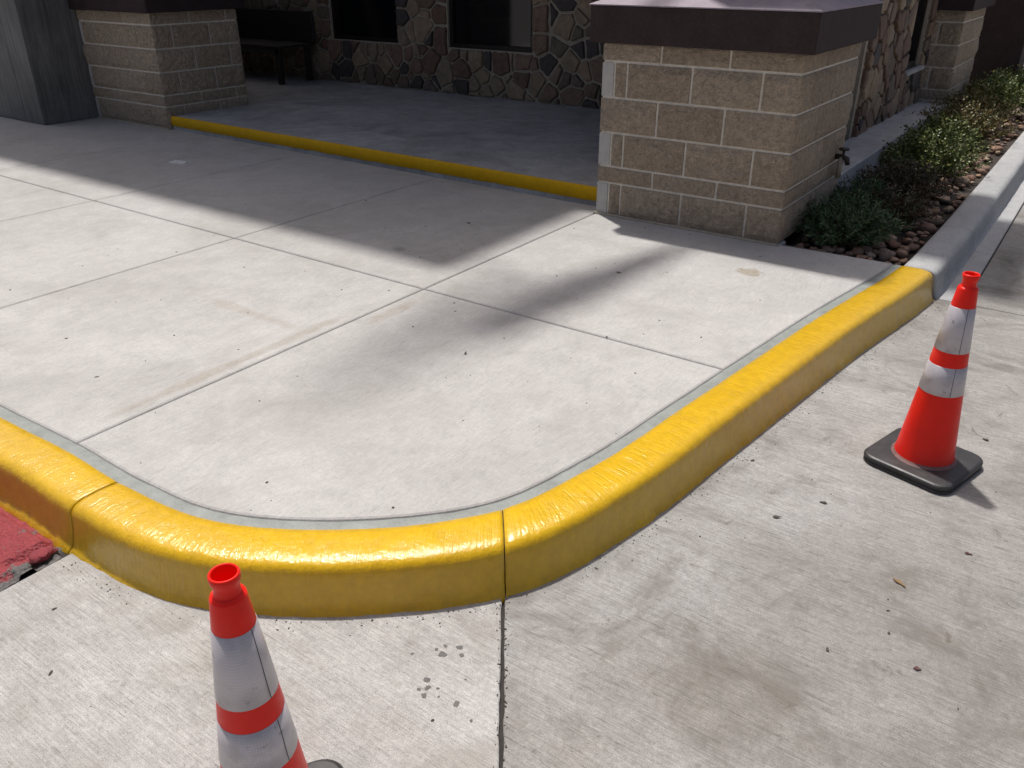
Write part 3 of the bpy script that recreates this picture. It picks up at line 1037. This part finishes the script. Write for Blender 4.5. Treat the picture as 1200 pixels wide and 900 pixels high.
m = MB().tube([(rx - .3 - bx, ry + .3 - by, HR + .1 - PF), (xa - bx, ya - by, HB - PF)], .012, 6)
m.build('shade_plate_rod', M['brown'], bw)

# side wall along the planter
XS_ = -1.70
sw = thing('stone_side_wall', 'brown flagstone side wall with a narrow window above the planter', 'wall', (XS_, 8.0, ZW))
ox, oy = XS_, 8.0
SW_WIN = (9.0, 9.35, .69, 1.9)
cells = rubble(7.1, 9.42, .30, 1.75, [(8.55, 9.2, .69, 1.95)], .26, rs, [(7.2, .42), (7.22, .72), (7.2, 1.05), (7.22, 1.4)])
for c in cells:
    stone_part(c, sw, rs, lambda u, v, d: (d, u - oy, v - ZW), .009)
w = MB()
w.box((-.25, 7.05 - oy, 0), (0, 8.549 - oy, 2.05 - ZW)).box((-.25, 9.201 - oy, 0), (0, 9.41 - oy, 2.05 - ZW))
w.box((-.249, 8.55 - oy, 0), (-.001, 9.2 - oy, .69 - ZW)).box((-.249, 8.55 - oy, 1.85 - ZW), (-.001, 9.2 - oy, 2.049 - ZW))
w.box((-.25, 5.68 - oy, 1.98 - ZW), (0, 7.049 - oy, 2.05 - ZW))
w.build('mortar_wall', M['mortar_grey'], sw)
fr = MB()
fr.box((-.10, 8.55 - oy, .69 - ZW), (-.03, 8.6 - oy, 1.85 - ZW)).box((-.10, 9.15 - oy, .69 - ZW), (-.03, 9.2 - oy, 1.85 - ZW))
fr.box((-.099, 8.601 - oy, .69 - ZW), (-.031, 9.149 - oy, .74 - ZW)).box((-.099, 8.601 - oy, 1.80 - ZW), (-.031, 9.149 - oy, 1.85 - ZW))
wf = fr.build('window', M['bronze'], sw)
link('pane', [(-.065, 8.6 - oy, .74 - ZW), (-.065, 9.15 - oy, .74 - ZW), (-.065, 9.15 - oy, 1.80 - ZW), (-.065, 8.6 - oy, 1.80 - ZW)], [(0, 1, 2, 3)], M['glass'], wf)
MB().box((-.03, 8.52 - oy, .655 - ZW), (.055, 9.23 - oy, .69 - ZW), .006).build('sill', M['ledge'], sw)
# glazed side door between pillar and wall
dr = MB()
dr.box((-.14, 6.95 - oy, .335 - ZW), (-.06, 7.045 - oy, 1.97 - ZW)).box((-.14, 5.70 - oy, .335 - ZW), (-.06, 5.79 - oy, 1.97 - ZW))
for za, zb in ((.335, .42), (.95, 1.0), (1.9, 1.97)):
    dr.box((-.139, 5.791 - oy, za - ZW), (-.061, 6.949 - oy, zb - ZW))
dd = dr.build('door', M['bronze'], sw)
MB().box((-.11, 5.79 - oy, .42 - ZW), (-.10, 6.95 - oy, 1.9 - ZW)).build('pane', M['glass'], dd)
# concrete ledge under the wall
MB().box((XS_ - ox + .002, 5.675 - oy, -.1), (-1.395 - ox, 9.415 - oy, .335 - ZW), .008).build('ledge', M['ledge'], sw)

# hose tap on the pillar
t = thing('hose_tap', 'small dark hose tap on the side of the near block pillar', 'tap', (-1.385, 5.48, .50))
MB().tube([(0, 0, 0), (.05, 0, 0), (.075, 0, -.01), (.085, 0, -.045)], [.016, .016, .018, .015], 10).build('spout', M['pipe'], t, True)
MB().tube([(.05, 0, 0), (.05, 0, .045)], .008, 8).build('stem', M['pipe'], t, True)
vs, fs = lathe([(.001, .04), (.03, .042), (.034, .048), (.03, .055), (.001, .056)], 14)
link('handle', [(x + .05, y, z) for x, y, z in vs], fs, M['pipe'], t, True)
MB().tube([(.04, 0, 0), (.04, 0, -.13)], .017, 10).build('pipe', M['mortar_grey'], t, True)

# ------------------------------------------------------------------ porch floor with its yellow step
porch = struct('porch_floor', 'grey concrete porch floor behind the yellow step edge')
slab('porch_slab', ccw([(-10.6, 5.74), (-7.352, 5.74), (-7.352, 4.802), (-2.6, 4.722), (-2.55, 7.6), (-10.6, 7.6)]), PF, .2, M['porch'], porch, .01)
vs, fs = [], []
seg = 180
for i in range(seg + 1):
    x = -7.35 + (7.35 - 2.58) * i / seg
    b = .183 + .005 * noise.noise(Vector((x * 7, 0, 0))) + .003 * noise.noise(Vector((x * 31, 0, 0)))
    dy = .08 * (-2.58 - x) / 4.77
    for y, z in ((4.719, b), (4.712, b + .003), (4.710, .235), (4.712, .262), (4.719, .273), (4.735 + .004 * noise.noise(Vector((x * 12, 5, 0))), .2735)):
        vs.append((x, y + dy, z))
for i in range(seg):
    for k in range(5):
        fs.append((i * 6 + k, i * 6 + 6 + k, i * 6 + 7 + k, i * 6 + 1 + k))
link('step_edge', vs, fs, M['step_yellow'], porch, True)

# bench on the porch
t = thing('bench', 'dark wooden bench against the shadowed porch wall', 'bench', (-8.9, 7.15, PF))
for lx in (.66, -.66):
    for ly in (-.22, .22):
        MB().box((lx - .03, ly - .03, 0), (lx + .03, ly + .03, .40), .004).build('leg', M['bench'], t)
for i in range(4):
    y = -.26 + i * .132
    MB().box((-.75, y, .401), (.75, y + .118, .43), .005).build('slat', M['bench'], t)
MB().box((-.7, -.25, .33), (.7, -.21, .40), .003).build('rail', M['bench'], t)
MB().box((-.75, .265, .43), (.75, .295, .78), .005).build('backrest', M['bench'], t)

# ------------------------------------------------------------------ planter
bed = struct('planter_bed', 'rock mulch bed between the side wall and the grey curb')
vs, fs = [], []
def bed_poly():
    right = [p for p in PATH if 4.66 < p.y < 13.5][::12]
    return right
rt = bed_poly()
nb = 12
for p in rt:
    for k in range(nb + 1):
        x = -1.40 + (p.x + .01 - (-1.40)) * k / nb
        vs.append((x, p.y - .03, .085 + .02 * noise.noise(Vector((x * 5, p.y * 5, 0)))))
for i in range(len(rt) - 1):
    for k in range(nb):
        fs.append((i * (nb + 1) + k, i * (nb + 1) + k + 1, (i + 1) * (nb + 1) + k + 1, (i + 1) * (nb + 1) + k))
link('soil', vs, fs, M['soil'], bed, True)
def rock_mesh(seed):
    vs, fs = [], []
    nl, nr_ = 5, 9
    vs.append((0, 0, -.5))
    for j in range(1, nl):
        th = math.pi * j / nl
        for i in range(nr_):
            ph = 2 * math.pi * i / nr_
            v = Vector((math.sin(th) * math.cos(ph), math.sin(th) * math.sin(ph), -math.cos(th)))
            k = 1 + .55 * noise.noise(v * 1.5 + Vector((seed * 5, 0, 0)))
            vs.append((v.x * k * .5, v.y * k * .5, v.z * k * .5))
    vs.append((0, 0, .5))
    for i in range(nr_):
        fs.append((0, 1 + (i + 1) % nr_, 1 + i))
    for j in range(nl - 2):
        for i in range(nr_):
            a = 1 + j * nr_ + i; b = 1 + j * nr_ + (i + 1) % nr_
            fs.append((a, b, b + nr_, a + nr_))
    top = len(vs) - 1
    for i in range(nr_):
        fs.append((top, 1 + (nl - 2) * nr_ + i, 1 + (nl - 2) * nr_ + (i + 1) % nr_))
    me = bpy.data.meshes.new('rock')
    me.from_pydata(vs, [], fs); me.update()
    me.polygons.foreach_set('use_smooth', [True] * len(me.polygons))
    me.materials.append(M['rock'])
    return me
ROCKS = [rock_mesh(i * 1.37) for i in range(8)]
rr = random.Random(5)
placed = []
def try_rock(x, y, s):
    if any((x - a) ** 2 + (y - b) ** 2 < ((s + c) * .42) ** 2 for a, b, c in placed): return
    placed.append((x, y, s))
    o = place('rock', rr.choice(ROCKS), bed, (x, y, .10 + s * .12))
    o.scale = (s * rr.uniform(.9, 1.3), s * rr.uniform(.8, 1.1), s * rr.uniform(.5, .75))
    o.rotation_euler = (rr.uniform(-.3, .3), rr.uniform(-.3, .3), rr.uniform(0, 6.3))
def curb_x(y):
    return min(PATH, key=lambda p: abs(p.y - y)).x if y > 4.4 else -.74
CX = {}
for _ in range(4000):
    y = 4.70 + (11.5 - 4.70) * rr.random() ** 1.5
    yk = round(y, 1)
    if yk not in CX: CX[yk] = curb_x(y)
    xr = CX[yk] - .04
    x = rr.uniform(-1.34, xr)
    if len(placed) > 292: break
    if y > 5.0 and x < -1.02 and rr.random() < .8: continue
    s = rr.choice((.035, .045, .055, .065, .075, .10)) * (1 if y < 6.5 else 1.1)
    if x + s * .6 > xr + .04: continue
    if y - s * .6 < 4.665: y = 4.665 + s * .62
    try_rock(x, y, s)

def shrub(name, label, cat, x, y, h, w, mat, n_stem, leaf_l, leaf_w, per, rng, upright=.6, group='planter shrubs'):
    w *= 1.45; n_stem = int(n_stem * 1.5); leaf_w *= 1.35; leaf_l *= 1.15
    t = thing(name, label, cat, (x, y, .09), group=group)
    st, lf = MB(), MB()
    for s in range(n_stem):
        az = rng.uniform(0, 2 * math.pi)
        lean = rng.random() ** .6
        L = h * .88 * rng.uniform(.65, 1.12) * (1 - .25 * lean * (1 - upright))
        ox_, oy_ = math.cos(az) * w * .18 * rng.random(), math.sin(az) * w * .18 * rng.random()
        end = Vector((math.cos(az) * w * .5 * lean * rng.uniform(.75, 1.15), math.sin(az) * w * .5 * lean * rng.uniform(.75, 1.15), L * (1 - .42 * lean ** 2)))
        mid = Vector((end.x * .38 + ox_, end.y * .38 + oy_, end.z * .62))
        p0 = Vector((ox_, oy_, 0))
        pts = [p0 * (1 - u) ** 2 + mid * 2 * u * (1 - u) + end * u * u for u in (0, .33, .66, 1)]
        if s % 2 == 0:
            st.tube(pts, [.0035, .003, .002, .001], 3)
        for k in range(per):
            u = .22 + .78 * (k + rng.random()) / per
            c = p0 * (1 - u) ** 2 + mid * 2 * u * (1 - u) + end * u * u
            tan = ((mid - p0) * (1 - u) + (end - mid) * u).normalized()
            rd = Vector((rng.gauss(0, 1), rng.gauss(0, 1), rng.gauss(0, 1)))
            rd = (rd - tan * rd.dot(tan)).normalized()
            d = (tan * rng.uniform(.35, 1.0) + rd * rng.uniform(.6, 1)).normalized()
            side = d.cross(Vector((rng.gauss(0, 1), rng.gauss(0, 1), rng.gauss(0, 1)))).normalized()
            l_, w_ = leaf_l * rng.uniform(.6, 1.25), leaf_w * rng.uniform(.7, 1.2)
            c = c + rd * .004
            lf.add([c, c + d * l_ * .45 + side * w_, c + d * l_, c + d * l_ * .45 - side * w_], [(0, 1, 2, 3)])
    st.build('stems', M['twig'], t)
    lf.build('foliage', mat, t)
    return t
rg = random.Random(11)
SH = [('rosemary_shrub', 'dark green needle-leaved shrub nearest the block pillar', -1.14, 5.02, .33, .50, 'leaf_dark', 150, .030, .0028, 34),
      ('rosemary_shrub', 'low dark green shrub behind the nearest shrub, against the ledge', -1.22, 5.62, .30, .42, 'leaf_dark', 110, .026, .003, 30),
      ('bronze_shrub', 'bronze-brown twiggy shrub beside the nearest dark green one', -1.0, 5.55, .28, .40, 'leaf_brown', 110, .018, .004, 32),
      ('bronze_shrub', 'dusky olive-brown shrub in the middle of the shaded planter', -1.10, 6.25, .34, .52, 'leaf_brown', 130, .018, .004, 32),
      ('leafy_shrub', 'bright green shrub where the planter turns sunny', -1.10, 7.02, .42, .56, 'leaf_green', 150, .022, .006, 32),
      ('leafy_shrub', 'second sunny green shrub along the planter', -1.14, 7.75, .42, .56, 'leaf_green', 140, .022, .006, 30),
      ('olive_shrub', 'yellow-olive shrub below the side window', -1.14, 8.6, .46, .62, 'leaf_olive', 140, .022, .006, 30),
      ('olive_shrub', 'reddish olive shrub beside the far block pillar', -1.18, 9.5, .48, .62, 'leaf_olive', 130, .024, .007, 28),
      ('leafy_shrub', 'yellow-green shrub in front of the far block pillar', -1.12, 10.4, .50, .66, 'leaf_green', 130, .026, .008, 28),
      ('leafy_shrub', 'farthest green shrub in front of the brown post', -1.02, 11.3, .50, .66, 'leaf_green', 120, .028, .008, 26),
      ('bronze_shrub', 'low bronze shrub in the far top right corner', -.98, 12.4, .45, .66, 'leaf_brown', 110, .026, .008, 24)]
for nm, lb, x, y, h, w, mt, ns, ll, lw, per in SH:
    shrub(nm, lb, 'shrub', x, y, h, w, M[mt], ns, ll, lw, per, rg)

# ------------------------------------------------------------------ traffic cones
def cone_r(z):
    return .0375 + .107 * (.60 - z)
def cone(label, x, y, rz_base, seam_az):
    t = thing('traffic_cone', label, 'traffic cone', (x, y, 0), 0, 'traffic cones guarding the wet paint')
    body = [(cone_r(.04) + .003, .036)] + [(cone_r(z), z) for z in (.055, .15, .25, .35, .45, .55, .62)] + \
           [(cone_r(.662), .661), (cone_r(.665) - .001, .6655), (cone_r(.665) - .004, .668), (.0232, .669), (.0222, .673), (.0219, .681), (.0224, .689), (.0242, .694), (.0256, .698), (.0262, .7035),
            (.0258, .7085), (.0242, .711), (.0222, .711), (.0210, .708), (.0200, .69), (.0195, .64), (.019, .56)]
    vs, fs = lathe(body, 64)
    b = link('body', vs, fs, M['cone'], t, True)
    for (za, zb) in ((.603, .451), (.401, .300)):
        N = 64
        vs, fs, uv = [], [], []
        for z, off in ((za, .0002), (za - .0005, .0011), (zb + .0005, .0011), (zb, .0002)):
            for k in range(N + 1):
                a = seam_az + 2 * math.pi * k / N
                r = cone_r(z) + off
                vs.append((r * math.cos(a), r * math.sin(a), z)); uv.append((k / N * .5, z))
        for i in range(3):
            for k in range(N):
                fs.append((i * (N + 1) + k + 1, i * (N + 1) + k, (i + 1) * (N + 1) + k, (i + 1) * (N + 1) + k + 1))
        o = link('reflective_band', vs, fs, M['band'], t, True)
        ul = o.data.uv_layers.new(name='UVMap')
        for lp in o.data.loops:
            ul.data[lp.index].uv = uv[lp.vertex_index]
        # overlap seam of the sheeting
        sv, sf = [], []
        for i in range(9):
            z = za + (zb - za) * i / 8
            for j, off in ((0, .0012), (1, .0022), (2, .0022), (3, .0012)):
                a = seam_az + (j - 1.5) * .0006 / cone_r(z) + .004 * math.sin(i * .8)
                r = cone_r(z) + off
                sv.append((r * math.cos(a), r * math.sin(a), z))
        for i in range(8):
            for j in range(3):
                sf.append((i * 4 + j + 1, i * 4 + j, i * 4 + 4 + j, i * 4 + 5 + j))
        link('seam', sv, sf, M['gum'], o)
    # worn flange where the body meets the base
    vs, fs = lathe([(cone_r(.04) + .014, .0335), (cone_r(.04) + .011, .0365), (cone_r(.04) + .004, .040), (cone_r(.05) + .0005, .048)], 48)
    link('foot_flange', vs, fs, M['flange'], t, True)
    # rubber base: rounded square, two steps
    def rsq(half, rad, n=7):
        pts = []
        for q in range(4):
            cx, cy = ((1, 1), (-1, 1), (-1, -1), (1, -1))[q]
            for i in range(n + 1):
                a = q * math.pi / 2 + math.pi / 2 * i / n
                pts.append((cx * (half - rad) + rad * math.cos(a), cy * (half - rad) + rad * math.sin(a)))
        return [(px * math.cos(rz_base) - py * math.sin(rz_base), px * math.sin(rz_base) + py * math.cos(rz_base)) for px, py in pts]
    rings = [(.153, .05, .0), (.157, .052, .003), (.157, .052, .011), (.154, .05, .013), (.154, .05, .016), (.158, .053, .018), (.158, .053, .027), (.155, .051, .031), (.149, .05, .034), (.115, .06, .037)]
    vs, fs = [], []
    for h_, rd, z in rings:
        vs += [(px, py, z) for px, py in rsq(h_, rd)]
    n = 32
    for i in range(len(rings) - 1):
        for k in range(n):
            j = (k + 1) % n
            fs.append((i * n + k, i * n + j, i * n + n + j, i * n + n + k))
    fs.append(tuple(range((len(rings) - 1) * n, len(rings) * n)))
    fs.append(tuple(range(n - 1, -1, -1)))
    link('base', vs, fs, M['rubber'], t)
    return t
cone('complete traffic cone with black base on the road at right', -.247, 2.885, R(-15), R(-58))
cone('traffic cone cut off by the bottom edge of the photo, at the curb bend', -.995, .595, R(57), R(10))

# ------------------------------------------------------------------ leaves and scraps
def leaf(name, label, cat, x, y, z, L, W, az, mat, curl=.3):
    vs, fs = [], []
    N = 8
    for i in range(N + 1):
        u = i / N
        wd = W * .7 * (math.sin(math.pi * min(1, u)) ** .75) * (1 - .25 * u + .35 * math.sin(u * 9 + x * 50)) + .0004
        zc = .002 + curl * L * (u - .45) ** 2
        for s in (-1, 0, 1):
            px, py = (u - .5) * L, s * wd + .08 * L * math.sin(u * 3)
            vs.append((px * math.cos(az) - py * math.sin(az), px * math.sin(az) + py * math.cos(az), zc + abs(s) * wd * .35))
    n = len(vs)
    vs += [(a, b, c - .0006) for a, b, c in vs]
    for i in range(N):
        for k in range(2):
            a = i * 3 + k
            fs.append((a, a + 1, a + 4, a + 3)); fs.append((n + a + 3, n + a + 4, n + a + 1, n + a))
    o = link(name, vs, fs, M[mat], None, True, (x, y, z))
    return tag(o, label, cat, 'fallen leaves')
leaf('dry_leaf', 'tan dry leaf lying right of centre on the road', 'leaf', -.161, 2.16, 0, .045, .010, -.5, 'leaf_dry')
leaf('dry_leaf', 'dark dead leaf on the road below the cone on the right', 'leaf', -.458, 2.434, 0, .026, .008, .2, 'leaf_dry_dark')
leaf('dry_leaf', 'curled grey leaf on the road left of the dark dead leaf', 'leaf', -.557, 2.266, 0, .028, .008, .5, 'leaf_dry_dark', .9)
leaf('dry_leaf', 'small dark leaf at the foot of the yellow curb', 'leaf', -.744, 2.551, 0, .016, .006, 1., 'leaf_dry_dark')
leaf('dry_leaf', 'small dark leaf alone in the lower middle of the road', 'leaf', -.251, 1.781, 0, .014, .006, 1.9, 'leaf_dry_dark')
leaf('dry_leaf', 'dark red leaf on the road toward the lower right', 'leaf', -.046, 1.844, 0, .020, .008, .3, 'leaf_red')
leaf('dry_leaf', 'black leaf on the road right of the complete cone', 'leaf', -.085, 3.19, 0, .024, .009, -.2, 'leaf_dry_dark')
leaf('dry_leaf', 'small red-brown leaf on the road below the complete cone', 'leaf', -.02, 2.42, 0, .022, .007, .1, 'leaf_red')
leaf('dry_leaf', 'dark leaf in the shadow band on the walkway', 'leaf', -1.902, 3.657, ZW, .030, .010, .3, 'leaf_dry_dark')
leaf('dry_leaf', 'small upright dark leaf in the middle of the walkway', 'leaf', -1.94, 2.42, ZW, .022, .006, 2.1, 'leaf_dry_dark', 1.)
leaf('dry_leaf', 'dark leaf on the shaded walkway before the step', 'leaf', -3.095, 3.922, ZW, .030, .012, .0, 'leaf_dry_dark')
o = link('paper_scrap', *flat_blob(-6.05, 3.95, ZW, .05, 4.2, .006, asp=1.8), M['paper'])
tag(o, 'white scrap of paper on the shaded walkway by the dim pillar', 'paper scrap')
# scattered grit too small to count
gm = MB()
gr = random.Random(77)
for k in range(230):
    if k < 95:
        x, y, z = gr.uniform(-4.6, -1.1), gr.uniform(1.15, 4.6), ZW
        if x > -1.4 and y < 1.9: continue
    else:
        x, y, z = gr.uniform(-2.1, 1.2), gr.uniform(.3, 4.4), 0
        if any((p - Vector((x, y))).length < .24 for p in PATH[::14]) or (x < -.9 and y > 1.5): continue
    r = gr.choice((.0015, .002, .002, .003, .004))
    gm.add(*flat_blob(x, y, z, r, k, .0015, 6, gr.uniform(1, 2.2), gr.uniform(0, 3)))
for k in range(420):                                # grit swept against the curb foot and into the joint
    if k < 260:
        i = gr.randrange(near(-2.2, 1.06), near(-.74, 4.6))
        q = PATH[i] + NRM[i] * (.212 + abs(gr.gauss(0, .022)))
        x, y = q.x, q.y
    else:
        q = JP + JD * gr.uniform(-.02, 1.3) + JN * (gr.choice((-1, 1)) * (.006 + abs(gr.gauss(0, .006))))
        x, y = q.x, q.y
    gm.add(*flat_blob(x, y, 0, gr.choice((.0009, .0012, .0016, .0022)), k, .0015, 6, gr.uniform(1, 2), gr.uniform(0, 3)))
o = gm.build('grit', M['grit'])
o['kind'] = 'stuff'
o['label'] = 'dark specks of grit scattered over the concrete'
o['category'] = 'grit'
